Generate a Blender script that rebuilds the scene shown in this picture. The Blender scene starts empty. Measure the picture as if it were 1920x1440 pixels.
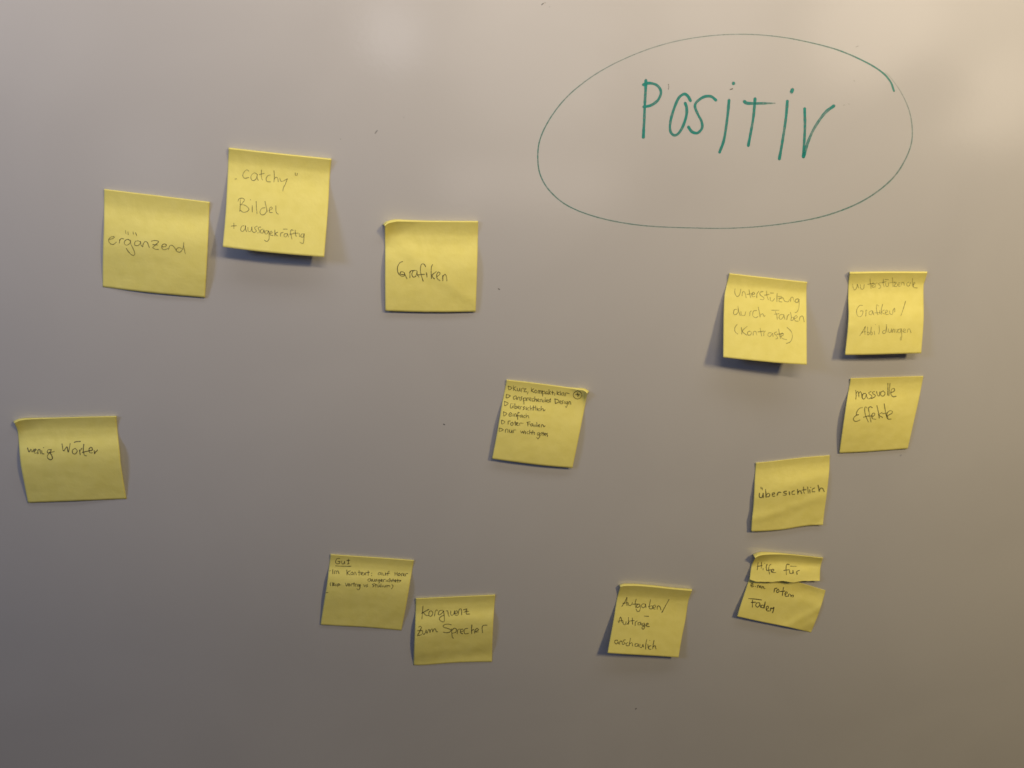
import bpy, math, random
import numpy as np
from mathutils import Matrix, Vector

random.seed(7)
rng = np.random.default_rng(7)
S = bpy.context.scene
COL = S.collection

# ------------------------------------------------------------------ camera
# board frame: x right, y up, z out of the board (metres).  Blender: X = x, Y = -z, Z = y + ZB
ZB = 1.35
F_PX, PITCH, YAW, DIST = 1507.0, math.radians(17.432), math.radians(-8.944), 0.70635
_back = np.array([math.sin(YAW) * math.cos(PITCH), math.sin(PITCH), math.cos(PITCH) * math.cos(YAW)])
_right = np.cross([0, 1, 0], _back); _right /= np.linalg.norm(_right)
_up = np.cross(_back, _right)
CAM = _back * DIST
ROT = np.array([_right, _up, _back])


def W(p):
    return (float(p[0]), float(-p[2]), float(p[1] + ZB))


def at(px, h):
    """photo pixels (n,2) -> points at height h (n,) above the board, on the board's own frame"""
    px = np.asarray(px, float)
    d = np.stack([(px[..., 0] - 960) / F_PX, -(px[..., 1] - 720) / F_PX, -np.ones(px.shape[:-1])], -1) @ ROT
    t = (h - CAM[2]) / d[..., 2]
    return CAM + d * t[..., None]


cd = bpy.data.cameras.new('camera')
cd.sensor_fit = 'HORIZONTAL'
cd.sensor_width = 36.0
cd.lens = F_PX / 1920 * 36.0
cd.clip_start = 0.01
cd.clip_end = 200
cam = bpy.data.objects.new('camera', cd)
COL.objects.link(cam)


def wv(v):
    return Vector((v[0], -v[2], v[1]))


m = Matrix.Identity(4)
for i, ax in enumerate((_right, _up, _back)):
    v = wv(ax)
    for r in range(3):
        m[r][i] = v[r]
m.translation = Vector(W(CAM))
cam.matrix_world = m
S.camera = cam

# ------------------------------------------------------------------ world: a dim room, blurred lights and walls behind the viewer
wd = bpy.data.worlds.new('World')
S.world = wd
wd.use_nodes = True
nt = wd.node_tree
for n in list(nt.nodes):
    nt.nodes.remove(n)
out = nt.nodes.new('ShaderNodeOutputWorld')
bg = nt.nodes.new('ShaderNodeBackground')
nt.links.new(bg.outputs[0], out.inputs[0])
tc = nt.nodes.new('ShaderNodeTexCoord')


def lobe(direction, inner, outer):
    """soft round patch of the room seen in one direction: 1 inside, 0 outside"""
    d = Vector(direction).normalized()
    dot = nt.nodes.new('ShaderNodeVectorMath'); dot.operation = 'DOT_PRODUCT'
    nt.links.new(tc.outputs['Generated'], dot.inputs[0])
    dot.inputs[1].default_value = d
    mr = nt.nodes.new('ShaderNodeMapRange'); mr.interpolation_type = 'SMOOTHSTEP'
    nt.links.new(dot.outputs['Value'], mr.inputs['Value'])
    mr.inputs['From Min'].default_value = math.cos(math.radians(outer))
    mr.inputs['From Max'].default_value = math.cos(math.radians(inner))
    return mr.outputs['Result']


def room_dir(px, py):
    """direction into the room that a glossy board shows at this place"""
    p = at(np.array([[px, py]]), np.zeros(1))[0]
    d = p - CAM
    d = d * np.array([1, 1, -1])
    return wv(d)


WORLD_BASE = (0.006, 0.010, 0.024)
LOBE_GAIN = 1.0
LOBES = [  # (where the board mirrors it, inner deg, outer deg, colour, strength)
    ((738, 66), 0.8, 2.7, (1.0, 0.96, 0.99), 1.35),
    ((1040, 346), 0.5, 2.7, (1.0, 0.86, 0.76), 0.62),
    ((1125, 352), 0.5, 2.7, (1.0, 0.86, 0.76), 0.55),
    ((870, 346), 0.9, 2.3, (1.0, 0.86, 0.78), 0.75),
    ((955, 344), 0.5, 2.7, (1.0, 0.86, 0.76), 0.62),
    ((1000, 100), 4.0, 6.8, (1.0, 0.92, 0.87), 0.45),
    ((1330, 80), 1.5, 4.6, (1.0, 0.88, 0.80), 0.40),
    ((1640, 50), 2.2, 4.6, (1.0, 0.84, 0.66), 1.35),
    ((1900, 60), 2.0, 8.5, (1.0, 0.84, 0.62), 0.7),
    ((280, 320), 0.5, 3.8, (1.0, 0.96, 0.94), 0.35),
    ((60, 60), 0.5, 5.0, (1.0, 0.96, 0.94), 0.25),
    ((1880, 190), 1.2, 3.6, (1.0, 0.84, 0.64), 1.3),
]
BLOCK = [((1730, 180), 1.7, 2.8, 1.0), ((1460, 90), 0.1, 2.2, 0.5), ((1440, 180), 0.1, 2.4, 0.5)]
acc = None
for (pp, a, b, c, s) in LOBES:
    f = lobe(room_dir(*pp), a, b)
    mx = nt.nodes.new('ShaderNodeVectorMath'); mx.operation = 'SCALE'
    mx.inputs[0].default_value = [k * s * LOBE_GAIN for k in c]
    nt.links.new(f, mx.inputs['Scale'])
    if acc is None:
        acc = mx.outputs[0]
    else:
        ad = nt.nodes.new('ShaderNodeVectorMath'); ad.operation = 'ADD'
        nt.links.new(acc, ad.inputs[0]); nt.links.new(mx.outputs[0], ad.inputs[1])
        acc = ad.outputs[0]
for (pp, a, b, s) in BLOCK:
    f = lobe(room_dir(*pp), a, b)
    k = nt.nodes.new('ShaderNodeMath'); k.operation = 'MULTIPLY_ADD'
    nt.links.new(f, k.inputs[0]); k.inputs[1].default_value = -s; k.inputs[2].default_value = 1.0
    mx = nt.nodes.new('ShaderNodeVectorMath'); mx.operation = 'SCALE'
    nt.links.new(acc, mx.inputs[0]); nt.links.new(k.outputs[0], mx.inputs['Scale'])
    acc = mx.outputs[0]
# uneven dim surroundings
nz = nt.nodes.new('ShaderNodeTexNoise'); nz.inputs['Scale'].default_value = 5.0; nz.inputs['Detail'].default_value = 2.0
nt.links.new(tc.outputs['Generated'], nz.inputs['Vector'])
sc = nt.nodes.new('ShaderNodeMapRange')
nt.links.new(nz.outputs[0], sc.inputs['Value'])
sc.inputs['From Min'].default_value = 0.3; sc.inputs['From Max'].default_value = 0.7
sc.inputs['To Min'].default_value = 0.4; sc.inputs['To Max'].default_value = 1.6
bs = nt.nodes.new('ShaderNodeVectorMath'); bs.operation = 'SCALE'
bs.inputs[0].default_value = WORLD_BASE
nt.links.new(sc.outputs[0], bs.inputs['Scale'])
ad = nt.nodes.new('ShaderNodeVectorMath'); ad.operation = 'ADD'
nt.links.new(acc, ad.inputs[0]); nt.links.new(bs.outputs[0], ad.inputs[1])
nt.links.new(ad.outputs[0], bg.inputs['Color'])
bg.inputs['Strength'].default_value = 1.0


# ------------------------------------------------------------------ lamps
def lamp(name, pos, target, size, power, colour):
    ld = bpy.data.lights.new(name, 'AREA')
    ld.shape = 'RECTANGLE'
    ld.size, ld.size_y = size
    ld.energy = power
    ld.color = colour
    o = bpy.data.objects.new(name, ld)
    COL.objects.link(o)
    p, t = Vector(W(pos)), Vector(W(target))
    o.location = p
    o.rotation_euler = (t - p).to_track_quat('-Z', 'Y').to_euler()
    return o


lamp('overhead_lamp', (0.12, 1.02, 0.40), (0.12, 0.78, 0), (1.4, 0.30), 4.4, (1.0, 1.0, 1.0))
lamp('ceiling_lamp', (0.05, 0.90, 1.10), (0.30, 1.88, 0), (0.62, 0.46), 31.8, (1.0, 0.83, 0.575))
lamp('cool_side_lamp', (-1.15, 0.60, 0.85), (-0.2, 0.70, 0), (0.30, 0.30), 5.2, (0.50, 0.64, 1.0))
lamp('warm_side_lamp', (1.25, 1.16, 1.70), (2.3, 0.05, 0), (0.48, 0.40), 43.0, (1.0, 0.78, 0.345))

S.view_settings.view_transform = 'Standard'
S.view_settings.look = 'None'
S.view_settings.exposure = 0.0
S.view_settings.gamma = 1.0
S.view_settings.use_curve_mapping = False
S.cycles.use_denoising = True
S.cycles.max_bounces = 8
S.cycles.transparent_max_bounces = 16
S.cycles.filter_width = 1.55


# ------------------------------------------------------------------ materials
def mat(name):
    mt = bpy.data.materials.new(name)
    mt.use_nodes = True
    return mt, mt.node_tree, mt.node_tree.nodes['Principled BSDF']


def board_material():
    mt, t, p = mat('enamel_board')
    g = t.nodes.new('ShaderNodeTexCoord')
    n1 = t.nodes.new('ShaderNodeTexNoise'); n1.inputs['Scale'].default_value = 5.5; n1.inputs['Detail'].default_value = 5
    n1.inputs['Distortion'].default_value = 0.6
    t.links.new(g.outputs['Object'], n1.inputs['Vector'])
    r = t.nodes.new('ShaderNodeValToRGB')
    r.color_ramp.elements[0].position = 0.3; r.color_ramp.elements[0].color = (0.468, 0.454, 0.478, 1)
    r.color_ramp.elements[1].position = 0.7; r.color_ramp.elements[1].color = (0.498, 0.484, 0.508, 1)
    t.links.new(n1.outputs[0], r.inputs[0])
    t.links.new(r.outputs[0], p.inputs['Base Color'])
    # wiped smears change the gloss a little
    mp = t.nodes.new('ShaderNodeMapping'); mp.inputs['Scale'].default_value = (3, 3, 9); mp.inputs['Rotation'].default_value = (0, 0.5, 0)
    t.links.new(g.outputs['Object'], mp.inputs['Vector'])
    n2 = t.nodes.new('ShaderNodeTexNoise'); n2.inputs['Scale'].default_value = 2.0; n2.inputs['Detail'].default_value = 6
    t.links.new(mp.outputs[0], n2.inputs['Vector'])
    mr = t.nodes.new('ShaderNodeMapRange')
    t.links.new(n2.outputs[0], mr.inputs['Value'])
    mr.inputs['To Min'].default_value = 0.075; mr.inputs['To Max'].default_value = 0.125
    t.links.new(mr.outputs[0], p.inputs['Roughness'])
    p.inputs['Specular IOR Level'].default_value = 0.8
    # orange-peel of the enamel
    n3 = t.nodes.new('ShaderNodeTexNoise'); n3.inputs['Scale'].default_value = 260; n3.inputs['Detail'].default_value = 2
    t.links.new(g.outputs['Object'], n3.inputs['Vector'])
    b = t.nodes.new('ShaderNodeBump'); b.inputs['Strength'].default_value = 0.06; b.inputs['Distance'].default_value = 0.0006
    t.links.new(n3.outputs[0], b.inputs['Height'])
    t.links.new(b.outputs[0], p.inputs['Normal'])
    return mt


def paper_material():
    mt, t, p = mat('yellow_note_paper')
    g = t.nodes.new('ShaderNodeTexCoord')
    n1 = t.nodes.new('ShaderNodeTexNoise'); n1.inputs['Scale'].default_value = 120; n1.inputs['Detail'].default_value = 6
    t.links.new(g.outputs['Object'], n1.inputs['Vector'])
    r = t.nodes.new('ShaderNodeValToRGB')
    r.color_ramp.elements[0].position = 0.3; r.color_ramp.elements[0].color = PAPER_LO
    r.color_ramp.elements[1].position = 0.7; r.color_ramp.elements[1].color = PAPER_HI
    t.links.new(n1.outputs[0], r.inputs[0])
    t.links.new(r.outputs[0], p.inputs['Base Color'])
    p.inputs['Roughness'].default_value = 0.72
    p.inputs['Specular IOR Level'].default_value = 0.25
    n2 = t.nodes.new('ShaderNodeTexNoise'); n2.inputs['Scale'].default_value = 700; n2.inputs['Detail'].default_value = 3
    t.links.new(g.outputs['Object'], n2.inputs['Vector'])
    b = t.nodes.new('ShaderNodeBump'); b.inputs['Strength'].default_value = 0.12; b.inputs['Distance'].default_value = 0.0004
    t.links.new(n2.outputs[0], b.inputs['Height'])
    t.links.new(b.outputs[0], p.inputs['Normal'])
    n3 = t.nodes.new('ShaderNodeTexNoise'); n3.inputs['Scale'].default_value = 55; n3.inputs['Detail'].default_value = 4
    t.links.new(g.outputs['Object'], n3.inputs['Vector'])
    b2 = t.nodes.new('ShaderNodeBump'); b2.inputs['Strength'].default_value = 0.5; b2.inputs['Distance'].default_value = 0.0016
    t.links.new(n3.outputs[0], b2.inputs['Height'])
    t.links.new(b.outputs[0], b2.inputs['Normal'])
    t.links.new(b2.outputs[0], p.inputs['Normal'])
    tr = t.nodes.new('ShaderNodeBsdfTranslucent')
    t.links.new(r.outputs[0], tr.inputs['Color'])
    mx = t.nodes.new('ShaderNodeMixShader'); mx.inputs[0].default_value = 0.09
    o = t.nodes['Material Output']
    t.links.new(p.outputs[0], mx.inputs[1]); t.links.new(tr.outputs[0], mx.inputs[2])
    t.links.new(mx.outputs[0], o.inputs['Surface'])
    return mt


PAPER_LO = (0.86, 0.768, 0.228, 1)
PAPER_HI = (0.90, 0.808, 0.264, 1)


def ink_material(name, colour, rough, scale):
    """ink laid down unevenly: how much covers the surface comes from the stroke and a fine noise"""
    mt, t, p = mat(name)
    p.inputs['Base Color'].default_value = colour
    p.inputs['Roughness'].default_value = rough
    a = t.nodes.new('ShaderNodeAttribute'); a.attribute_name = 'ink_cover'
    g = t.nodes.new('ShaderNodeTexCoord')
    n = t.nodes.new('ShaderNodeTexNoise'); n.inputs['Scale'].default_value = scale; n.inputs['Detail'].default_value = 3
    t.links.new(g.outputs['Object'], n.inputs['Vector'])
    mr = t.nodes.new('ShaderNodeMapRange')
    t.links.new(n.outputs[0], mr.inputs['Value'])
    mr.inputs['From Min'].default_value = 0.3; mr.inputs['From Max'].default_value = 0.7
    mr.inputs['To Min'].default_value = 0.66; mr.inputs['To Max'].default_value = 1.18
    k = t.nodes.new('ShaderNodeMath'); k.operation = 'MULTIPLY'; k.use_clamp = True
    t.links.new(a.outputs['Fac'], k.inputs[0]); t.links.new(mr.outputs[0], k.inputs[1])
    t.links.new(k.outputs[0], p.inputs['Alpha'])
    return mt


M_BOARD = board_material()
M_PAPER = paper_material()
M_PEN = ink_material('black_pen_ink', (0.042, 0.038, 0.030, 1), 0.5, 900)
M_GREEN = ink_material('green_marker_ink', (0.001, 0.225, 0.215, 1), 0.35, 420)
M_OVAL = ink_material('thin_green_marker_ink', (0.05, 0.25, 0.225, 1), 0.35, 420)
M_SPECK = ink_material('dark_speck', (0.03, 0.035, 0.03, 1), 0.5, 900)


# ------------------------------------------------------------------ mesh helpers
def link(name, verts, faces, material, parent=None, origin=(0, 0, 0), smooth=True, density=None):
    me = bpy.data.meshes.new(name)
    o3 = np.array(origin)
    vv = np.asarray(verts, float) - o3
    me.from_pydata([(v[0], -v[2], v[1]) for v in vv], [], faces)
    me.materials.append(material)
    if smooth:
        me.polygons.foreach_set('use_smooth', [True] * len(me.polygons))
    if density is not None:
        at_ = me.attributes.new('ink_cover', 'FLOAT', 'POINT')
        at_.data.foreach_set('value', [float(d) for d in density])
    me.update()
    ob = bpy.data.objects.new(name, me)
    COL.objects.link(ob)
    if parent is not None:
        ob.parent = parent
    else:
        ob.location = W(origin)
    return ob


def tag(o, label, cat, group=None):
    o['label'] = label
    o['category'] = cat
    if group:
        o['group'] = group


def spline(pts, step):
    """smooth curve through hand-placed points, evenly resampled"""
    p = np.asarray(pts, float)
    if len(p) == 1:
        p = np.vstack([p, p + [0.35 * step, 0]])
    if len(p) > 2:
        q = np.vstack([2 * p[0] - p[1], p, 2 * p[-1] - p[-2]])
        o = []
        for i in range(1, len(q) - 2):
            a, b, c, d = q[i - 1], q[i], q[i + 1], q[i + 2]
            for s in np.linspace(0, 1, 12, endpoint=False):
                o.append(0.5 * ((2 * b) + (c - a) * s + (2 * a - 5 * b + 4 * c - d) * s ** 2 + (3 * b - a - 3 * c + d) * s ** 3))
        o.append(q[-2])
        p = np.array(o)
    seg = np.r_[0, np.cumsum(np.linalg.norm(np.diff(p, axis=0), axis=1))]
    n = max(3, int(seg[-1] / step) + 2)
    s = np.linspace(0, seg[-1], n)
    return np.stack([np.interp(s, seg, p[:, 0]), np.interp(s, seg, p[:, 1])], 1)


PROFILE = ((-1.0, 0.0), (-0.72, 0.85), (0.0, 1.0), (0.72, 0.85), (1.0, 0.0))


def ribbon(strokes, width, dens, lift, place, profile=PROFILE, wobble=0.12, ends=0.0):
    """pen strokes given in photo pixels -> a thin film of ink; place(px) puts pixel points on the surface"""
    V, Fc, D = [], [], []
    for st in strokes:
        w0, d0, pts = width, dens, st
        if isinstance(st, dict):
            pts = st['p']; w0 = st.get('w', width); d0 = st.get('d', dens)
        c = spline(pts, 0.9)
        n = len(c)
        L = np.linalg.norm(np.diff(c, axis=0), axis=1).sum()
        tg = np.gradient(c, axis=0)
        ln = np.linalg.norm(tg, axis=1); ln[ln < 1e-6] = 1
        nr = np.stack([-tg[:, 1], tg[:, 0]], 1) / ln[:, None]
        s = np.linspace(0, 1, n)
        wd_ = np.interp(s, np.linspace(0, 1, len(w0)), w0) if isinstance(w0, (list, tuple)) else np.full(n, w0)
        dn_ = np.interp(s, np.linspace(0, 1, len(d0)), d0) if isinstance(d0, (list, tuple)) else np.full(n, d0)
        ph = random.random() * 20
        wav = 1 + wobble * np.sin(ph + s * L / 5.0) + wobble * 0.7 * np.sin(ph * 3 + s * L / 2.1)
        dn_ = dn_ * (1 + 1.1 * wobble * np.sin(ph * 2 + s * L / 7.0))
        if ends:
            e = np.maximum(np.exp(-s * L / (0.9 * wd_)), np.exp(-(1 - s) * L / (0.9 * wd_)))
            dn_ = dn_ + ends * e
        wd_ = wd_ * wav
        # round ends
        first = c[0] - tg[0] / ln[0] * wd_[0] * 0.5
        last = c[-1] + tg[-1] / ln[-1] * wd_[-1] * 0.5
        cc = np.vstack([first, c, last]); nn = np.vstack([nr[0], nr, nr[-1]])
        ww = np.r_[wd_[0] * 0.45, wd_, wd_[-1] * 0.45]; dd = np.r_[dn_[0] * 0.3, dn_, dn_[-1] * 0.3]
        base = len(V)
        k = len(profile)
        rows = []
        for off, pd in profile:
            P = place(cc + nn * (off * ww * 0.62)[:, None], lift + random.random() * 2e-5)
            rows.append((P, dd * pd))
        for i in range(len(cc)):
            for j in range(k):
                V.append(rows[j][0][i]); D.append(min(1.0, max(0.0, rows[j][1][i])))
        for i in range(len(cc) - 1):
            for j in range(k - 1):
                a = base + i * k + j
                Fc.append((a, a + 1, a + k + 1, a + k))
        lift += 1.2e-5
    return V, Fc, D


def parse(txt, org, s):
    out_ = []
    for part in txt.split(';'):
        v = [float(x) for x in part.split()]
        if not v:
            continue
        out_.append(np.array(v).reshape(-1, 2) / s + np.array(org))
    return out_


# ------------------------------------------------------------------ whiteboard with its marker writing
bx0, bx1, by0, by1, bt = -1.25, 1.55, -0.95, 0.75, 0.018
r_ = 0.004
bv = []
for (z, e) in ((-bt, 0), (-r_, 0), (0, r_)):
    bv += [(bx0 + e, by0 + e, z), (bx1 - e, by0 + e, z), (bx1 - e, by1 - e, z), (bx0 + e, by1 - e, z)]
bf = [(8, 9, 10, 11), (3, 2, 1, 0)]
for lv in (0, 4):
    for i in range(4):
        j = (i + 1) % 4
        bf.append((lv + i, lv + j, lv + 4 + j, lv + 4 + i))
board = link('whiteboard', bv, bf, M_BOARD, origin=(0.15, -0.1, 0), smooth=False)
tag(board, 'large glossy white board carrying the word Positiv in green marker and all the yellow notes', 'whiteboard')
BO = (0.15, -0.1, 0)


def on_board(px, lift):
    return at(px, np.full(len(px), lift))


def board_part(name, strokes, width, dens, material, label=None, profile=PROFILE, ends=0.0, lift=0.00008, parent=None):
    V, Fc, D = ribbon(strokes, width, dens, lift, on_board, profile, wobble=0.05, ends=ends)
    o = link(name, V, Fc, material, parent or board, BO, density=D)
    if label:
        o['label'] = label
    return o


MARK = ((-1.0, 0.0), (-0.82, 0.95), (-0.45, 0.85), (0.0, 0.74), (0.45, 0.82), (0.82, 0.95), (1.0, 0.0))
GO, GS = (1180, 130), 4.5714
LETTERS = [
    ('P', '142 92 140 170 135 250 128 420 120 585;120 132 165 118 225 130 262 165 270 210 242 268 185 308 122 322'),
    ('o', '525 270 500 228 468 212 422 248 382 340 352 450 352 530 385 565 425 545 465 475 490 390 491 330 478 287'),
    ('s', '743 265 700 232 640 236 582 275 563 320 590 390 620 450 622 505 585 545 538 535 505 492'),
    ('i', '855 262 842 400 812 600 773 712;890 119 896 122'),
    ('t', '1078 250 1062 420 1020 655;985 275 1010 290 1090 292 1250 290'),
    ('i', '1355 270 1342 420 1312 620 1285 770;1399 172 1389 196'),
    ('v', '1503 335 1505 500 1492 750;1492 750 1540 600 1600 480 1680 370 1755 312'),
]
for k, (ch, t_) in enumerate(LETTERS):
    st = parse(t_, GO, GS)
    ss = []
    for i, s_ in enumerate(st):
        w = [4.9, 4.5, 4.2, 4.4, 4.9]
        d = [1.12, 0.98, 0.9, 0.98, 1.12]
        if ch == 'i' and i == 1:
            w, d = 5.6, 0.95
        if ch == 't' and i == 1:
            w, d = [5.4, 4.6, 3.8, 1.6], [0.95, 0.9, 0.8, 0.55]
        if ch == 'v' and i == 1:
            w, d = [5.8, 4.6, 4.2, 4.6, 5.4], [0.95, 0.72, 0.68, 0.7, 0.95]
        ss.append({'p': s_, 'w': w, 'd': d})
    board_part('marker_letter', ss, 4.9, 0.84, M_GREEN, 'hand drawn green letter %s' % ch, MARK, ends=0.28, lift=0.00008 + k * 1e-6)
OV = parse('1757 335 1740 290 1700 245 1620 195 1480 135 1300 90 1150 68 1000 62 850 72 700 98 560 140 420 200 300 270 190 360 110 460 60 560 47 650 60 740 110 820 200 890 350 945 550 980 800 992 1000 992 1200 975 1400 940 1560 885 1680 815 1770 730 1830 620 1845 530 1830 430 1790 340 1740 270 1715 245', (990, 40), 2.56)[0]
board_part('marker_oval', [{'p': OV,
                            'w': [3.4, 2.6, 2.1, 2.0, 1.9, 1.9, 2.1, 2.4, 2.4, 2.2, 2.0, 1.9, 2.1, 2.6, 2.6, 2.2, 1.6],
                            'd': [1.0, 0.66, 0.46, 0.36, 0.34, 0.40, 0.54, 0.66, 0.64, 0.54, 0.46, 0.43, 0.48, 0.62, 0.54, 0.38, 0.15]}],
           2.2, 0.5, M_OVAL, 'thin fading green oval drawn round the word', ends=0.0, lift=0.00006)
SPECKS = ['1015.5 9 1019 6.2', '1021.5 4.6 1022.5 5.4', '1030 12.4 1030.6 13', '707.4 244.6 703 250.4', '757 219.5 757.5 220.2',
          '831.5 795.2 833.6 796.4', '934.4 541.4 936.8 542.6', '1191.6 1329.6 1193.2 1328', '1605 88 1609 86.4', '1601.5 151 1602 152',
          '1581 197.5 1584 196.5', '1253.3 158.5 1253.6 159.5', '1254 162.6 1254.2 163.4', '1253.2 166.2 1253.6 167', '1369 168 1373.5 166.3',
          '1687.5 855 1690 852.8', '1591 195 1592.5 195', '638 260.5 639 261']
SD = [0.8, 0.35, 0.3, 0.5, 0.3, 0.95, 0.9, 0.8, 0.3, 0.4, 0.25, 0.8, 0.8, 0.8, 0.9, 0.3, 0.25, 0.3]
for t_, d in zip(SPECKS, SD):
    board_part('ink_speck', parse(t_, (0, 0), 1.0), 1.8, d * 0.85, M_SPECK, lift=0.00007)

# ------------------------------------------------------------------ sticky notes
GROUP = 'yellow sticky notes on the whiteboard'


def curve(pts):
    p = np.asarray(pts, float)
    seg = np.r_[0, np.cumsum(np.linalg.norm(np.diff(p, axis=0), axis=1))]
    t = seg / seg[-1]

    def f(s):
        s = np.asarray(s, float)
        # monotone-ish smoothing: linear interpolation of a finely smoothed curve
        return np.stack([np.interp(s, t_f, c_f[:, 0]), np.interp(s, t_f, c_f[:, 1])], -1)
    if len(p) > 2:
        c_f = spline(p, 1.0)
    else:
        c_f = np.stack([np.linspace(p[0, 0], p[1, 0], 30), np.linspace(p[0, 1], p[1, 1], 30)], 1)
    sg = np.r_[0, np.cumsum(np.linalg.norm(np.diff(c_f, axis=0), axis=1))]
    t_f = sg / sg[-1]
    return f


def sstep(x):
    x = np.clip(x, 0, 1)
    return x * x * (3 - 2 * x)


class Sheet:
    """one sheet of note paper: outline seen in the photo, how far each place stands off the board"""

    def __init__(self, org, s, top, right, bottom, left, prof, seed=0):
        cv = lambda t_: parse(t_, org, s)[0]
        self.T, self.R, self.B, self.L = (curve(cv(x)) for x in (top, right, bottom, left))
        self.prof = prof
        # height of the free part: its slope sets in softly below the glued strip
        self.ts = np.linspace(0, 1, 241)
        p, b, ar, aq = prof.get('p', 1.5), prof.get('b', 0.004), prof.get('arch', 0.0), prof.get('aq', 0.85)
        raw = b * (1 - (1 - self.ts) ** p) + ar * np.sin(np.pi * self.ts ** aq)
        sl = np.diff(raw) * sstep((self.ts[1:] - 0.5 / 240) / 0.2)
        self.tg = np.r_[0, np.cumsum(sl)]
        self.tg += np.maximum(0, 0.0003 - self.tg.min()) * self.ts
        self.ph = np.random.default_rng(seed).random(12) * 6.28

    def px(self, u, v):
        u = np.asarray(u, float); v = np.asarray(v, float)
        U, Vv = u[..., None], v[..., None]
        c00, c10, c01, c11 = self.T(0.0), self.T(1.0), self.B(0.0), self.B(1.0)
        return ((1 - Vv) * self.T(u) + Vv * self.B(u) + (1 - U) * self.L(v) + U * self.R(v)
                - ((1 - U) * (1 - Vv) * c00 + U * (1 - Vv) * c10 + (1 - U) * Vv * c01 + U * Vv * c11))

    def h(self, u, v):
        u = np.asarray(u, float); v = np.asarray(v, float)
        q = self.prof
        z = np.full(np.broadcast(u, v).shape, 0.00035)
        tl, tw = q.get('top', 0.0022), q.get('topw', 0.13)
        tilt = q.get('toptilt', 0.0)
        z = z + tl * (1 + tilt * (u - 0.5)) * np.clip(1 - v / tw, 0, 1) ** 1.45
        st = q.get('start', 0.2)
        s_ = np.clip((v - st) / (1 - st), 0, 1)
        side = 1 + q.get('side', 0.0) * (0.5 - u)
        z = z + np.interp(s_, self.ts, self.tg) * side
        # the sheet bows between its sides
        z = z + q.get('bow', 0.0006) * np.sin(np.pi * u) * sstep(s_ * 2)
        for (cu, cvv, ru, rv, amt) in q.get('curl', ()):
            d = np.clip(1 - (np.abs(u - cu) / ru + np.abs(v - cvv) / rv), 0, 1)
            z = z + amt * d ** 1.6
        for (a0, b0, c0, wdt, amt) in q.get('crease', ()):   # soft folds along a*u+b*v=c
            d = (a0 * u + b0 * v - c0) / wdt
            z = z + amt * np.exp(-d * d)
        r = self.ph
        wv_ = (np.sin(3.1 * u + 2.2 * v + r[0]) + 0.7 * np.sin(5.3 * v - 2.7 * u + r[1]) + 0.5 * np.sin(7.9 * u + 4.1 * v + r[2])
               + 0.35 * np.sin(11 * v + 6 * u + r[3]))
        z = z + q.get('wave', 0.00028) * (wv_ + 1.2) * sstep((v - 0.08) * 3)
        return np.maximum(z, 0.0003)

    def inv(self, P):
        """pixel -> (u, v) on the sheet"""
        u = np.full(len(P), 0.5); v = np.full(len(P), 0.5)
        e = 1e-3
        for _ in range(14):
            f0 = self.px(u, v) - P
            fu = (self.px(u + e, v) - self.px(u - e, v)) / (2 * e)
            fv = (self.px(u, v + e) - self.px(u, v - e)) / (2 * e)
            det = fu[:, 0] * fv[:, 1] - fu[:, 1] * fv[:, 0]
            u = np.clip(u - (f0[:, 0] * fv[:, 1] - f0[:, 1] * fv[:, 0]) / det, 0.002, 0.998)
            v = np.clip(v - (fu[:, 0] * f0[:, 1] - fu[:, 1] * f0[:, 0]) / det, 0.002, 0.998)
        return u, v

    def place(self, P, lift):
        u, v = self.inv(P)
        return at(P, self.h(u, v) + lift)

    def mesh(self, name, parent, origin, n=56, rough=None):
        """front and back skins 0.1 mm apart with a closed rim"""
        us = np.linspace(0, 1, n + 1)
        vs = np.linspace(0, 1, n + 1) ** 1.25
        U, Vv = np.meshgrid(us, vs)
        PX = self.px(U, Vv)
        if rough is not None:
            PX = PX + rough(U, Vv)
        H = self.h(U, Vv)
        lip = self.prof.get('lip', 1.3)
        if rough is None or name == 'upper_strip':
            lp = np.interp(us, np.linspace(0, 1, len(lip)), lip) if isinstance(lip, (list, tuple)) else np.full(n + 1, lip)
            tgt = np.gradient(PX[0], axis=0); tgt /= np.linalg.norm(tgt, axis=1)[:, None]
            nrm = np.stack([tgt[:, 1], -tgt[:, 0]], 1)
            ex, eh = [], []
            for q in (1.0, 0.75, 0.5, 0.25):
                ex.append(PX[0] + nrm * (lp * q)[:, None])
                eh.append(0.0003 + (H[0] - 0.0003) * (1 - q) ** 0.6)
            PX = np.concatenate([np.array(ex), PX], 0)
            H = np.concatenate([np.array(eh), H], 0)
        n_u, n = n, PX.shape[0] - 1
        fr = at(PX, H + 0.00005).reshape(-1, 3)
        bk = at(PX, H - 0.00005).reshape(-1, 3)
        m_ = n_u
        N = (n + 1) * (m_ + 1)
        idx = lambda i, j: i * (m_ + 1) + j
        F = []
        for i in range(n):
            for j in range(m_):
                a, b, c, d = idx(i, j), idx(i + 1, j), idx(i + 1, j + 1), idx(i, j + 1)
                F.append((a, b, c, d))
                F.append((N + d, N + c, N + b, N + a))
        rim = [idx(0, j) for j in range(m_)] + [idx(i, m_) for i in range(n)] + [idx(n, j) for j in range(m_, 0, -1)] + [idx(i, 0) for i in range(n, 0, -1)]
        for a, b in zip(rim, rim[1:] + rim[:1]):
            F.append((a, b, N + b, N + a))
        return link(name, np.vstack([fr, bk]), F, M_PAPER, parent, origin)


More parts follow.
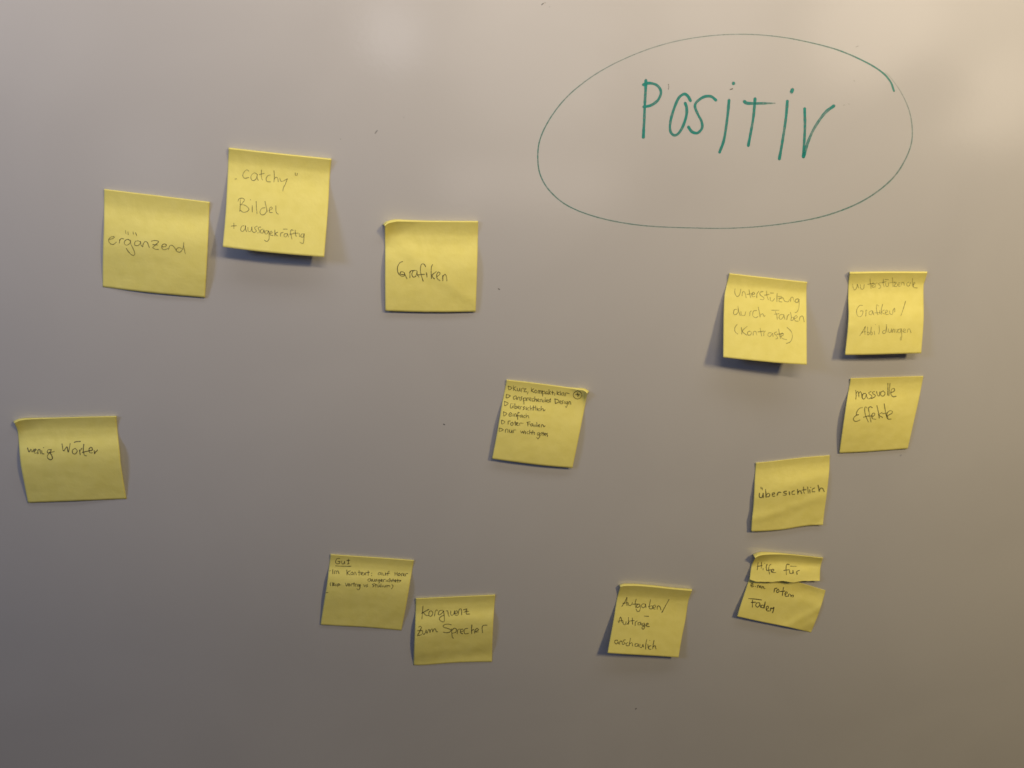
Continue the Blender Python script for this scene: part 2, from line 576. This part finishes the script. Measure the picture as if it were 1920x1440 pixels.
def write(sheet, root, origin, org, s, words, width, dens):
    for kind, text, t_ in words:
        st = parse(t_, org, s)
        wd_, dn = width * 0.92, dens * 0.92
        V, Fc, D = ribbon(st, wd_, dn, 0.00017, sheet.place, wobble=0.13)
        o = link(kind, V, Fc, M_PEN, root, origin, density=D)
        if text:
            o['label'] = text


def note(label, org, s, top, right, bottom, left, prof, words, width=1.5, dens=0.8, seed=0):
    sh = Sheet(org, s, top, right, bottom, left, prof, seed)
    c = at(sh.px(np.array([0.5]), np.array([0.1])), np.array([0.0]))[0]
    o = sh.mesh('sticky_note', None, c)
    tag(o, label, 'sticky note', GROUP)
    write(sh, o, c, org, s, words, width, dens)
    return o


HW = 'handwritten_word'

# ---- top left pair and the plain one beside them
note('flat pale yellow note with ergänzend across its middle, left of the lifted note', (180, 340), 6.2609,
     '95 97 600 158 1335 248', '1335 248 1318 640 1300 1000 1280 1365', '78 1240 500 1292 900 1332 1280 1365', '95 97 92 500 80 900 78 1240',
     dict(top=0.0016, topw=0.16, start=0.14, b=0.0026, p=1.6, arch=0.0044, aq=0.7, wave=0.0004, side=-0.5, crease=((0.25, 1, 0.62, 0.16, 0.0006),)),
     [(HW, 'word ergänzend', '148 680 195 672 216 655 190 648 157 668 150 705 175 735 210 737 240 712;275 725 277 680;275 700 295 672 325 676;395 690 365 680 335 705 335 735 360 750 395 730 407 695;400 690 412 740 440 800 456 845 445 870 415 860 380 825 355 785;345 575 352 615;375 590 378 625;435 595 438 620;462 600 478 635;520 705 485 697 455 715 455 745 485 755 515 735 522 705;522 705 528 745 545 768;548 770 555 730 580 705 605 720 615 752 628 778;650 702 690 693 735 706 705 738 665 775;665 778 700 797 735 797;666 742 725 746;770 768 815 763 825 742 795 735 772 760 780 793 810 802 845 786;852 798 864 758 893 749 920 775 936 800;1003 787 973 776 943 797 950 822 985 830 1010 805 1025 770 1030 715;1030 760 1038 810 1050 850')],
     1.4, 0.72, 1)

note('lifted bright note reading catchy, Bilder and aussagekräftig, curling off the board', (405, 265), 6.2625,
     '148 84 700 146 1355 214', '1355 214 1335 420 1315 800 1270 1360', '78 1240 500 1292 900 1330 1270 1360', '148 84 135 420 112 850 78 1240',
     dict(lip=1.9, top=0.0032, topw=0.15, start=0.17, b=0.0158, p=1.0, wave=0.0002),
     [('quotation_mark', 'low opening quotation mark', '222 443 243 440'),
      (HW, 'word catchy', '385 350 360 335 327 365 315 405 335 433 385 425;480 385 450 370 415 400 412 440 435 462 470 440 486 388;485 388 484 430 497 458;535 335 531 390 538 440 550 455;508 390 568 375;640 395 610 402 590 435 598 470 640 476;680 345 685 410 681 478;682 445 705 420 725 435 731 475;748 432 762 468 790 465 838 440;838 440 815 500 792 545 785 585'),
      ('quotation_mark', 'closing quotation mark', '930 370 932 395;955 375 950 402 932 398'),
      (HW, 'word Bilder', '285 670 285 740 281 825;258 705 270 675 310 668 335 688 310 725 290 745;290 745 340 750 385 790 370 820 320 832 282 805;425 750 426 830;403 685 408 688;472 705 475 780 482 850;575 780 540 786 518 820 525 855 560 862 590 830 598 785;575 705 590 770 606 830;622 812 660 790 650 770 628 790 630 830 665 836;703 755 704 810 710 838 732 856'),
      ('plus_sign', None, '178 995 240 990;210 960 210 1025'),
      (HW, 'word aussagekräftig', '330 990 300 1000 290 1040 310 1058 340 1030 346 990;346 990 350 1040 362 1060;375 1010 377 1050 395 1060 415 1040 420 1005;420 1005 426 1060;485 995 455 1010 462 1035 475 1055 445 1070 432 1060;525 1005 495 1015 505 1040 515 1065 485 1076;552 1030 525 1042 525 1072 550 1075 563 1040;562 1040 572 1076;610 1050 582 1050 575 1080 600 1085 618 1050;618 1050 625 1110 620 1155 595 1175 570 1160;632 1085 660 1075 650 1055 632 1075 640 1100 670 1105;692 1040 690 1110;725 1065 695 1085 725 1112;757 1118 760 1080 790 1068;835 1082 805 1086 800 1115 825 1120 840 1085;840 1085 852 1126;792 1030 840 1030;908 1045 882 1040 877 1080 892 1150;862 1090 912 1085;930 1040 936 1100 946 1116;910 1076 965 1078;977 1080 982 1120;1030 1085 1002 1090 998 1120 1023 1122 1035 1085;1035 1085 1032 1150 1025 1195 1003 1195 985 1182')],
     1.3, 0.66, 2)

note('note reading only Grafiken, its top left corner peeling away', (705, 400), 7.2,
     '118 172 150 140 220 117 320 107 700 112 1378 116', '1378 116 1372 500 1360 900 1345 1328', '125 1318 500 1330 900 1334 1345 1328', '118 172 122 500 122 900 125 1318',
     dict(lip=(5, 3, 2, 1.9, 1.9), top=0.0030, topw=0.16, start=0.19, b=0.0040, p=1.6, arch=0.0034, aq=0.75, wave=0.0003, curl=((0, 0, 0.42, 0.26, 0.0055),), crease=((-0.8, 1, 0.12, 0.10, 0.0004),)),
     [(HW, 'word Grafiken', '360 650 320 670 290 730 298 800 340 845 385 842 378 797 335 790 330 820 380 830;380 800 400 845 420 885;458 780 458 870;455 802 475 775 515 772;548 770 505 775 485 820 500 858 535 850 552 800;553 780 560 830 582 862;670 722 650 685 612 690 600 760 610 830 637 915;560 830 655 822;680 800 690 860;765 690 746 740 748 880;815 785 757 838 790 886;825 852 865 818 845 790 820 830 830 883 865 907;902 910 902 838 905 850 930 822 950 850 958 912')],
     1.6, 0.76, 3)

note('dim skewed note reading wenig Wörter at the far left edge', (10, 760), 7.2,
     '120 238 190 205 320 187 700 172 1100 160 1500 152', '1500 152 1520 400 1545 620 1560 790 1598 1030 1635 1262', '305 1315 700 1300 1150 1282 1635 1262', '120 238 165 350 182 520 208 800 260 1080 305 1315',
     dict(lip=(4, 2.4, 1.6, 1.4, 1.4, 1.4), top=0.0024, topw=0.14, start=0.2, b=0.0012, p=1.5, arch=0.0080, aq=0.58, wave=0.0003, curl=((0, 0, 0.4, 0.2, 0.0035),)),
     [(HW, 'word wenig', '300 575 320 630 345 592 360 630 385 592;385 625 415 602 405 590 388 610 395 645 425 642;440 655 441 605 465 600 476 656;491 610 496 650 522 655;515 570 517 573;612 600 577 600 568 640 608 628 622 594;608 630 572 670 570 710 610 735 636 715 622 668 606 642 662 622'),
      (HW, 'word Wörter', '765 520 785 615 830 560 850 632 876 515;945 580 908 602 910 645 945 655 970 615 945 580;930 500 960 490 1015 487;1000 602 1012 668;1002 625 1032 580;1060 525 1052 600 1066 670 1097 682;1040 636 1140 610;1137 615 1175 600 1160 566 1130 590 1140 638 1178 640;1200 610 1206 655;1206 646 1246 600')],
     1.7, 0.82, 4)

BUL = 'triangle_bullet'
note('note with a bulleted six-line list and a circled plus in its top right corner', (910, 700), 7.58,
     '302 96 700 142 1100 196 1300 228 1400 245 1450 285', '1450 285 1405 520 1330 900 1238 1345', '95 1215 500 1270 850 1312 1238 1345', '302 96 240 420 165 850 95 1215',
     dict(lip=(1.2, 1.2, 1.2, 1.5, 5), top=0.0016, topw=0.12, start=0.14, b=0.0045, p=1.4, arch=0.0020, wave=0.00032, curl=((1, 0, 0.24, 0.2, 0.0050),)),
     [(BUL, None, '325 182 335 235 380 205 325 180'), (BUL, None, '300 300 300 350 355 320 300 298'), (BUL, None, '275 400 275 460 325 425 272 398'),
      (BUL, None, '255 545 265 605 305 570 255 545'), (BUL, None, '230 665 235 720 280 690 230 662'), (BUL, None, '200 775 200 825 255 800 200 775'),
      (HW, 'word kurz', '400 175 400 245;435 190 405 215 440 250;455 210 455 243 478 250 490 210;490 210 496 256;515 265 515 218 545 210;545 225 582 215 550 258 592 262;610 260 598 295'),
      (HW, 'word kompakt', '655 205 655 260;690 220 660 240 690 272;720 235 700 255 715 280 735 260 720 235;750 285 755 245 770 245 772 285;774 255 795 248 795 290;810 245 815 325;812 262 840 252 840 285 815 292;882 260 855 270 860 295 885 280 892 300;905 230 905 300;930 255 908 275 932 302;955 250 957 300;935 270 977 270;990 285 985 312'),
      (HW, 'word klar', '1020 250 1020 305;1052 265 1022 285 1052 310;1067 250 1070 310;1112 275 1085 285 1090 313 1115 300;1115 275 1122 322;1142 322 1142 278 1195 290'),
      ('circled_plus', 'plus sign inside a circle', '1312 247 1268 270 1250 312 1272 350 1312 364 1352 348 1372 308 1352 266 1312 247;1282 304 1345 300;1312 272 1316 336;1300 290 1330 318'),
      (HW, 'word ansprechendes', '432 320 400 335 405 370 438 352;440 320 446 376;460 375 462 342 485 340 490 382;525 330 505 345 520 365 500 386;540 345 550 440;542 357 570 345 576 380 548 386;590 390 592 352 620 350;620 375 650 360 635 345 620 370 650 392;692 355 665 365 670 395 692 392;705 330 701 395;702 372 725 365 729 401;738 387 765 372 750 360 738 385 765 402;780 405 782 372 805 370 809 406;840 380 820 385 820 408 845 400;850 345 856 406;868 397 890 382 875 370 865 395 890 411;925 368 900 380 915 400 895 413;928 355 926 408'),
      (HW, 'word Design', '990 360 995 430;985 365 1030 375 1045 405 995 430;1055 415 1080 402 1065 390 1055 415 1080 432;1110 385 1090 400 1105 420 1085 436;1130 395 1131 430;1170 400 1145 410 1150 435 1170 418;1170 405 1165 450 1152 486 1140 470;1186 440 1190 402 1207 405 1216 442'),
      (HW, 'word übersichtlich', '360 440 355 485 378 490 395 457;395 457 396 491;365 428 369 431;390 432 394 435;420 430 420 500;420 477 445 466 445 495 420 501;458 488 485 475 470 465 458 485 487 506;500 510 502 472 525 475;560 470 540 485 555 500 535 516;580 480 581 520;622 485 598 497 600 520 622 521;640 460 640 525;642 502 662 495 666 526;685 460 686 526;665 486 706 486;715 460 719 526;737 490 739 526;777 500 750 507 755 530 777 531;795 465 790 535;792 512 820 500 827 534 851 516'),
      (HW, 'word einfach', '338 592 375 577 355 557 335 587 345 610 380 601;395 575 396 610;415 615 417 578 440 580 441 616;485 560 465 557 460 600 460 656;435 606 490 600;522 590 495 602 500 625 523 607;524 592 531 626;567 595 545 607 550 630 567 626;580 570 581 630;582 612 610 600 619 636'),
      (HW, 'word roter', '325 725 326 684 356 675;385 695 360 710 370 740 395 725 385 695;425 680 426 740;405 706 452 700;440 727 466 707 450 700 440 730 472 741;490 740 491 708 541 710'),
      (HW, 'word Faden', '600 690 605 750;588 695 637 690;602 720 632 718;670 715 645 725 650 750 675 737;675 717 681 756;722 735 695 736 700 758 725 747;730 695 736 761;750 747 776 732 760 725 748 747 777 761;796 765 802 732 824 735 830 759 851 745'),
      (HW, 'word nur', '285 840 290 797 320 800 321 841;345 800 345 833 368 840 378 806;378 806 381 846;400 845 401 808 436 805'),
      (HW, 'word wichtigstes', '500 815 515 850 530 822 545 855 556 815;570 825 572 861;612 825 590 840 600 860 616 856;630 805 630 865;632 847 655 835 659 866;675 810 676 866;655 836 697 835;700 840 701 871;767 840 740 850 745 880 768 862;768 845 770 900 746 931 730 906;802 840 785 855 800 870 780 886;820 830 821 886;803 850 837 850;840 872 861 857 848 850 838 872 861 886;885 850 865 860 884 876 880 901')],
     1.4, 0.74, 5)

# ---- the two lifted notes on the right
note('bright lifted note reading Unterstützung durch Farben (Kontraste), casting the darkest shadow', (1335, 500), 7.2,
     '232 96 700 150 1285 214', '1285 214 1275 300 1277 800 1280 1325', '150 1225 600 1272 900 1300 1280 1325', '232 96 188 280 165 420 155 700 150 1225',
     dict(top=0.0020, topw=0.13, start=0.08, b=0.0215, p=1.0, wave=0.0002, side=-0.35),
     [(HW, 'word Unterstützung', '312 295 308 350 335 402 372 380 390 302;405 395 412 347 440 342 462 420;500 310 510 370 522 420;470 375 552 362;540 382 577 367 560 345 540 367 546 405 582 400;605 420 607 370 632 332;690 335 650 346 652 380 700 420 690 445 652 440;735 330 741 390 762 447;710 385 772 373;785 412 791 455 820 462 846 430;787 355 835 355;880 360 876 470;890 402 945 405 912 440 905 468 945 476;895 428 962 420;965 430 985 467 1030 472 1046 440;1060 470 1066 422 1092 415 1112 472;1170 435 1135 440 1125 475 1155 482 1176 440;1176 440 1176 530 1155 602 1120 622'),
      (HW, 'word durch', '340 575 305 580 290 625 310 650 345 627 356 580;350 530 360 600 382 660;390 605 400 655 440 657 456 610;510 662 513 615 530 598;602 590 562 600 550 660 590 690 622 670;625 545 640 620 651 680;650 655 685 635 702 670 720 660'),
      (HW, 'word Farben', '805 588 907 588;855 602 875 660 881 711;842 642 907 635;962 645 920 650 905 690 930 712 962 680 970 650;970 650 986 711;1010 716 1020 667 1042 642;1060 615 1071 680 1066 720;1070 692 1100 680 1095 720 1066 727;1115 702 1152 682 1135 660 1110 690 1125 730 1167 736;1180 726 1191 678 1226 670 1246 746'),
      (HW, 'word Kontraste in brackets', '340 780 311 820 311 875 350 911;395 820 405 870 401 911;475 805 412 870 472 926;505 870 480 890 490 925 525 915 530 882 505 870;555 926 561 882 590 876 606 926;650 830 661 890 672 936;620 880 702 870;700 936 702 888 722 868;800 890 765 896 755 930 785 942 816 900;816 900 826 946;872 880 840 900 870 930 886 965 860 976;900 840 911 910 926 971;872 912 952 905;930 942 966 917 950 895 930 920 946 965 1010 985;1015 820 1066 870 1086 940 1061 1010 1005 1036')],
     1.35, 0.52, 6)

note('lifted note at the right edge reading unterstützende Grafiken / Abbildungen in faint writing', (1570, 500), 8.0,
     '182 98 700 90 1350 92', '1350 92 1318 200 1292 320 1294 800 1258 1300', '112 1325 500 1320 900 1308 1258 1300', '182 98 165 230 160 450 166 750 150 980 112 1325',
     dict(lip=2.6, top=0.0036, topw=0.15, start=0.15, b=0.0120, p=1.3, wave=0.0003, side=-0.1, crease=((0.08, 1, 0.64, 0.14, 0.0009),)),
     [(HW, 'word unterstützende', '230 262 236 310 260 350 293 312 300 262;300 262 322 322;345 268 358 335 392 330 405 268;490 180 496 250 506 326;450 266 542 250;520 292 556 262 535 245 515 280 530 310 562 301;570 311 576 252 602 245;652 240 615 255 646 285 650 315 620 326;690 185 691 250 702 301;665 241 732 225;726 247 731 290 765 291 772 240;715 191 767 195;825 165 831 230 836 301;790 241 862 230;850 240 886 241 850 290 896 296;905 277 941 257 925 240 905 267 915 290 946 291;960 281 967 243 995 240 1007 281;1075 230 1045 246 1046 285 1078 287 1100 232;1130 175 1126 240 1136 301;1140 272 1167 247 1150 235 1140 272 1150 310 1200 319'),
      (HW, 'word Grafiken', '382 580 332 586 290 650 300 730 340 749 375 722 382 665 346 666;425 741 431 690 430 652 446 656;522 660 480 676 480 715 515 716 531 665;531 668 546 721;622 590 592 572 586 620 600 700 612 721;560 692 632 690;635 660 641 711;680 565 661 640 661 721;702 650 666 680 706 711;720 692 756 672 740 650 720 680 730 715 767 716;785 660 791 706 826 712 836 650;836 655 860 622 862 681'),
      ('slash', None, '1025 515 1000 600 955 735'),
      (HW, 'word Abbildungen', '335 1036 381 970 421 896 411 960 416 1016;370 986 432 975;455 905 450 1015 478 1012 472 978 450 990;510 905 501 1015 528 1012 520 978 501 988;555 965 561 1021;570 868 573 872;625 880 632 960 622 1011;722 950 685 966 686 1000 722 990 738 900;735 866 747 986;770 930 771 980 800 981 811 932;811 932 816 985;828 988 833 945 852 938 857 986;880 936 880 980 902 975 910 935;957 930 915 946 911 985 945 980 961 932;961 932 966 1020 962 1096 945 1092 951 1050;985 972 1021 952 1005 930 985 960 998 985 1030 981;1052 986 1057 942 1087 936 1107 991')],
     1.4, 0.44, 7)

# ---- right column below them
note('note reading massvolle Effekte, sheared like a diamond below the faint lifted note', (1560, 695), 8.728,
     '300 130 800 112 1495 92', '1495 92 1430 430 1340 830 1240 1275', '115 1350 500 1332 850 1306 1240 1275', '300 130 240 500 185 860 115 1350',
     dict(lip=0.7, top=0.0012, topw=0.1, start=0.12, b=0.0025, p=1.4, arch=0.0036, wave=0.0003, side=0.7),
     [(HW, 'word massvolle', '390 320 396 400 390 466;395 372 420 337 435 370 441 430;441 372 465 342 485 380 491 441;552 370 510 381 495 430 515 466 545 441 561 382;561 382 572 432 590 461;642 340 605 356 610 380 650 410 645 440 605 461;702 340 665 351 675 380 711 405 690 436 640 456;730 340 746 400 775 411 786 340;840 330 806 350 800 400 840 416 870 370 840 330;915 205 916 300 910 401;950 205 941 300 931 411;960 362 1020 332 1015 290 975 310 965 380 1000 426 1055 416'),
      (HW, 'word Effekte', '500 605 450 616 410 670 400 718 436 721;436 721 390 736 350 786 370 826 410 827 460 806;575 612 555 590 535 620 546 720 596 841;515 762 602 736;660 607 630 590 600 612 611 700 641 841;596 747 662 736;655 762 700 722 690 692 655 716 660 780 720 796;735 570 756 660 776 776;820 682 770 722 831 766;855 540 871 640 890 730 920 762;825 706 902 690;900 742 985 692 975 655 920 670 895 740 920 790 970 791')],
     1.6, 0.72, 8)

note('rippled darker yellow note reading übersichtlich, above the torn note', (1395, 845), 9.0,
     '195 210 500 178 1000 118 1445 82', '1445 82 1438 350 1400 700 1360 1000 1330 1255', '118 1365 350 1357 650 1332 900 1290 1100 1264 1330 1255', '195 210 178 500 158 900 130 1180 118 1365',
     dict(lip=0.7, top=0.0010, topw=0.1, start=0.1, b=0.0026, p=1.5, arch=0.0018, aq=0.75, wave=0.00055, crease=((0.28, 1, 0.52, 0.1, 0.0007), (0.25, 1, 0.83, 0.07, 0.0007)), curl=((1, 1, 0.16, 0.12, 0.002),)),
     [(HW, 'word übersichtlich', '285 612 290 645;310 627 313 665;262 715 258 770 275 792 308 780 325 715;325 717 326 791;365 650 370 715 372 785;372 757 405 720 435 736 425 770 381 781;475 737 520 726 505 705 480 720 485 765 521 766;560 756 575 712 595 700 626 705;716 685 675 691 680 715 716 725 700 750 660 751;765 695 771 746;852 675 815 691 815 735 861 736;905 650 911 736;910 707 940 675 965 695 976 726;1005 615 1010 690 1021 721;975 666 1046 655;1075 610 1080 660 1086 716;1110 656 1116 716;1124 618 1128 622;1192 630 1155 651 1155 690 1196 691;1250 580 1265 640 1271 691;1270 667 1300 631 1330 640 1356 691')],
     2.0, 0.68, 9)

# ---- bottom row
note('dark flat note headed Gut, underlined, with four small dense lines and its lower half blank', (590, 1025), 8.47,
     '250 128 700 158 1200 192 1575 222', '1575 222 1530 480 1460 900 1375 1330', '92 1240 450 1262 800 1280 1375 1330', '250 128 200 560 145 900 92 1240',
     dict(top=0.0013, topw=0.1, start=0.15, b=0.0004, p=1.5, arch=0.0075, aq=0.5, wave=0.0003),
     [(HW, 'underlined heading Gut', '400 186 355 192 332 235 347 270 393 265 400 236 367 236;430 225 431 265 458 275 475 232;475 232 481 276;535 195 536 275;510 220 561 215;512 276 550 270;330 305 420 309 580 311'),
      ('bullet_point', None, '238 385 250 380'),
      (HW, 'word Im', '288 365 288 431;315 431 316 388 338 386 346 428;348 395 372 386 386 431'),
      (HW, 'word Kontext', '510 370 515 451;565 380 520 416 561 451;600 400 575 420 580 445 610 436 600 400;625 451 627 412 648 406 661 451;705 380 706 456;685 406 731 405;735 437 766 417 745 405 735 437 766 451;780 410 816 451;815 410 780 451;850 380 851 456;825 411 871 405;905 420 907 424;903 455 906 461'),
      (HW, 'word auf', '1045 410 1015 416 1010 445 1042 442 1055 412;1055 412 1061 451;1080 415 1085 448 1118 450 1125 417;1125 417 1131 456;1190 390 1165 401 1160 461;1140 426 1191 420'),
      (HW, 'word Hörer', '1275 405 1275 461;1310 405 1311 461;1275 432 1311 430;1345 420 1325 440 1335 462 1361 446 1345 420;1380 466 1381 428 1401 420;1405 452 1426 437 1412 425 1405 452 1431 466;1445 466 1446 432 1481 425'),
      (HW, 'word ausgerichtet', '890 510 850 516 850 545 880 546 896 515;896 515 901 551;920 515 920 545 948 546 955 517;955 517 959 551;992 515 970 525 986 540 965 551;1032 520 1005 531 1010 550 1033 532;1033 532 1031 571 1010 577;1050 542 1076 532 1060 520 1048 542 1076 556;1095 556 1096 523 1121 520;1135 525 1136 556;1177 525 1155 536 1160 556 1181 551;1195 500 1196 561;1197 537 1220 530 1223 561;1245 510 1246 561;1228 531 1262 530;1270 547 1296 537 1280 525 1268 547 1296 561;1320 515 1321 566;1305 536 1372 536;1350 530 1370 541 1345 561'),
      (HW, 'abbreviation Bsp.', '258 570 245 590 255 621;285 570 285 621;285 571 315 580 290 596 320 610 285 621;346 590 330 600 346 612 330 623;365 590 366 636;366 596 390 590 390 615 368 616;412 605 415 609'),
      (HW, 'word Vortrag', '490 575 505 626 530 580;550 590 535 605 545 626 561 611 550 590;580 626 581 593 606 590;625 570 626 631;605 591 646 590;650 631 651 598 671 595;682 631 683 602 701 602 702 631;722 600 705 616 715 630 726 606;726 606 715 666 690 686 670 666'),
      (HW, 'abbreviation vs.', '780 600 795 636 811 605;841 600 820 611 841 625 820 641'),
      (HW, 'word Studium in brackets', '952 585 915 600 946 620 920 641;970 590 971 641;955 606 991 605;995 605 1000 639 1018 636 1023 606;1046 610 1030 625 1045 640;1052 590 1056 641;1075 615 1078 641;1095 615 1100 639 1118 640 1123 616;1136 641 1141 617 1160 616 1162 641;1165 618 1188 617 1196 641;1225 600 1246 626 1220 671'),
      ('dash', None, '182 731 212 728')],
     1.4, 0.76, 10)

note('dark note reading Kongruenz zum Sprecher, tucked against the corner of the Gut note', (765, 1105), 9.6,
     '138 170 700 144 1570 104', '1570 104 1540 500 1520 900 1510 1305', '98 1365 300 1362 800 1322 1200 1306 1510 1303', '138 170 130 560 112 960 98 1365',
     dict(top=0.0014, topw=0.11, start=0.18, b=0.0018, p=1.5, arch=0.0068, aq=0.58, wave=0.0004, crease=((0.1, 1, 0.97, 0.1, -0.0012), (-0.3, 1, 0.12, 0.14, 0.0005))),
     [(HW, 'word Kongruenz', '270 300 261 420 250 536;375 360 310 395 245 432;280 425 330 470 376 466;420 385 385 401 375 450 395 486 430 470 446 420 420 385;478 480 490 402 515 370 532 382;622 375 570 386 545 440 565 460 610 430 642 387;640 387 652 470 656 550 640 585 590 571 565 530 580 500 652 460;688 388 715 390 725 450 742 490;770 390 770 450 798 470 828 432 840 382;838 400 836 442;850 441 891 421 880 385 850 410 850 463 891 466;905 461 920 372 948 350 965 380 966 461;995 367 1062 352;1066 378 1050 440 1112 445;1005 411 1097 395;1060 360 1040 400'),
      (HW, 'word zum', '190 680 225 665 241 690 215 750 175 826 200 831 252 810;170 747 247 740;260 740 265 788 290 811 318 772 326 730;326 735 337 791;348 791 365 732 385 725 397 776;397 770 412 725 435 716 447 766;447 760 475 711 496 720 512 761 536 761'),
      (HW, 'word Sprecher', '780 640 720 625 650 641 640 680 720 705 771 730 750 770 690 781 640 771;785 710 790 800 800 861 817 881;790 742 830 701 870 716 860 770 800 791;885 801 895 742 905 720 942 715;940 772 991 752 985 715 950 730 945 780 986 801;1082 700 1030 711 1010 760 1030 800 1091 791;1150 640 1145 720 1146 801;1145 752 1180 720 1195 750 1201 791;1215 762 1266 732 1245 700 1215 730 1220 770 1266 766;1345 781 1335 720 1341 665 1370 645 1422 645')],
     1.65, 0.68, 11)

note('note reading Aufgaben / Aufträge anschaulich, left of the torn note', (1125, 1085), 9.0,
     '338 140 400 122 600 118 900 140 1200 172 1552 202', '1552 202 1490 380 1440 700 1380 1000 1325 1330', '125 1255 500 1280 900 1302 1325 1330', '338 140 285 340 230 680 175 980 125 1255',
     dict(lip=(4.5, 3.8, 3.4, 3.2, 3.2), top=0.0042, topw=0.17, start=0.18, b=0.0098, p=1.0, wave=0.0003, side=0.5),
     [(HW, 'word Aufgaben with a slash', '370 466 420 391 456 310 451 380 456 451;385 416 472 405;480 410 480 438 510 456 540 421 546 400;612 345 596 400 601 491;545 432 642 425;672 430 630 436 615 480 650 481 676 441;676 441 681 500 660 551 625 546 610 511;772 430 720 426 700 460 725 491 760 470 772 432;770 435 777 491;855 350 841 420 831 488 860 511 890 490 880 456 840 470 815 471;900 492 941 472 930 445 900 460 895 500 931 516;965 521 971 472 990 456 1015 480 1031 526;1167 350 1110 450 1045 571'),
      (HW, 'word Aufträge', '315 746 346 645 376 741;305 716 386 705;390 720 395 763 428 776 441 726;482 655 481 771;455 771 491 730;545 660 551 771;490 716 577 705;595 791 596 740 631 711;682 735 645 746 645 780 675 776 691 741;690 741 697 786;745 631 822 635;752 750 715 756 720 790 755 771;755 752 756 810 735 851 710 836 720 810 761 795;780 792 816 767 800 750 780 776 790 805 837 806'),
      (HW, 'word anschaulich', '302 1040 260 1041 250 1080 280 1101 305 1062;305 1062 317 1101;335 1111 336 1062 370 1056 377 1111;432 1030 395 1041 400 1065 426 1090 390 1111;472 1080 445 1091 445 1130 476 1131;515 1005 500 1080 490 1136;500 1101 540 1081 551 1136;632 1095 595 1101 595 1140 630 1141 645 1102;645 1102 656 1146;675 1105 675 1150 703 1161 725 1112;725 1112 737 1156;792 1020 776 1100 770 1191;810 1110 811 1171;838 1040 842 1044;862 1130 825 1146 825 1185 861 1191;912 1040 900 1110 890 1186;895 1152 930 1131 946 1186')],
     1.5, 0.74, 12)

# ---- the torn note
ORG, SC = (1370, 1025), 8.468
root = bpy.data.objects.new('torn_sticky_note', None)
up = Sheet(ORG, SC, '385 180 440 150 520 132 720 122 1000 134 1465 182', '1465 182 1432 300 1420 400 1415 548',
           '300 520 420 556 640 562 760 552 860 550 950 566 1040 562 1140 548 1240 546 1330 542 1415 548', '385 180 345 260 322 340 300 520',
           dict(lip=(8, 4.5, 2, 1.6, 1.4), top=0.0035, topw=0.28, start=0.3, b=0.0050, p=0.9, wave=0.0002, bow=0.0012, curl=((0, 0, 0.45, 0.5, 0.0060),)), 13)
lo = Sheet(ORG, SC, '318 440 700 470 1150 590 1505 695', '1505 695 1470 830 1400 1050 1275 1362',
           '100 1108 500 1195 900 1275 1130 1330 1275 1362', '318 440 250 640 165 900 100 1108',
           dict(lip=0.3, top=0.0004, topw=0.1, start=0.05, b=0.0030, p=1.4, wave=0.0003, side=0.6, curl=((1, 1, 0.22, 0.3, -0.0030),), crease=((1, 0.55, 1.22, 0.07, 0.0009),)), 14)
c0 = at(up.px(np.array([0.5]), np.array([0.1])), np.array([0.0]))[0]
root.location = W(c0)
COL.objects.link(root)
tag(root, 'note torn across its middle, bright upper strip reading Hilfe für over the lower half', 'sticky note', GROUP)


def tear(U, V):
    j = np.sin(U * 61 + 1) * 0.35 + np.sin(U * 137 + 2) * 0.25 + np.sin(U * 23) * 0.4
    return np.stack([0 * U, j * np.clip((V - 0.9) * 10, 0, 1) * 0.55], -1)


a_ = up.mesh('upper_strip', root, c0, rough=tear)
a_['label'] = 'bright upper strip with a ragged torn lower edge'
b_ = lo.mesh('lower_half', root, c0)
b_['label'] = 'slipped lower half turned clockwise'
write(up, a_, c0, ORG, SC, [
    (HW, 'word Hilfe', '437 250 421 370;490 245 486 341;425 312 502 300;515 340 516 371;540 262 543 266;582 275 565 320 576 382;642 280 615 300 605 370 620 436;578 377 662 365;650 397 686 377 670 355 645 385 665 410 720 411'),
    (HW, 'word für', '932 285 895 280 880 330 886 446;845 377 932 365;935 380 943 423 983 421 990 377;990 377 996 422;950 310 1042 312;1056 441 1051 395 1095 375')], 1.5, 0.8)
write(lo, b_, c0, ORG, SC, [
    (HW, 'word einen', '325 617 356 602 340 580 320 610 335 640 367 625;390 628 394 634;425 651 430 612 450 616 456 650;462 640 482 628 476 618 464 640 488 656;496 660 505 630 522 640 530 664 547 668'),
    (HW, 'word roten', '690 721 700 668 735 660;757 675 730 700 740 730 770 710 757 675;840 645 831 700 821 776;790 711 862 705;865 762 900 737 885 715 865 745 870 785 901 786;915 791 926 752 950 760 961 796;961 790 976 770 996 772 990 801'),
    (HW, 'word Faden', '285 825 380 831 492 846;347 850 345 961;325 886 397 880;455 890 410 896 400 940 430 961 465 922;460 890 477 966;522 930 490 931 490 965 520 966 542 920;550 875 531 976;565 1002 601 972 590 940 565 970 575 1015 611 1021;630 1021 641 970 660 985 686 962;686 962 682 1000 665 1051')], 1.75, 0.86)
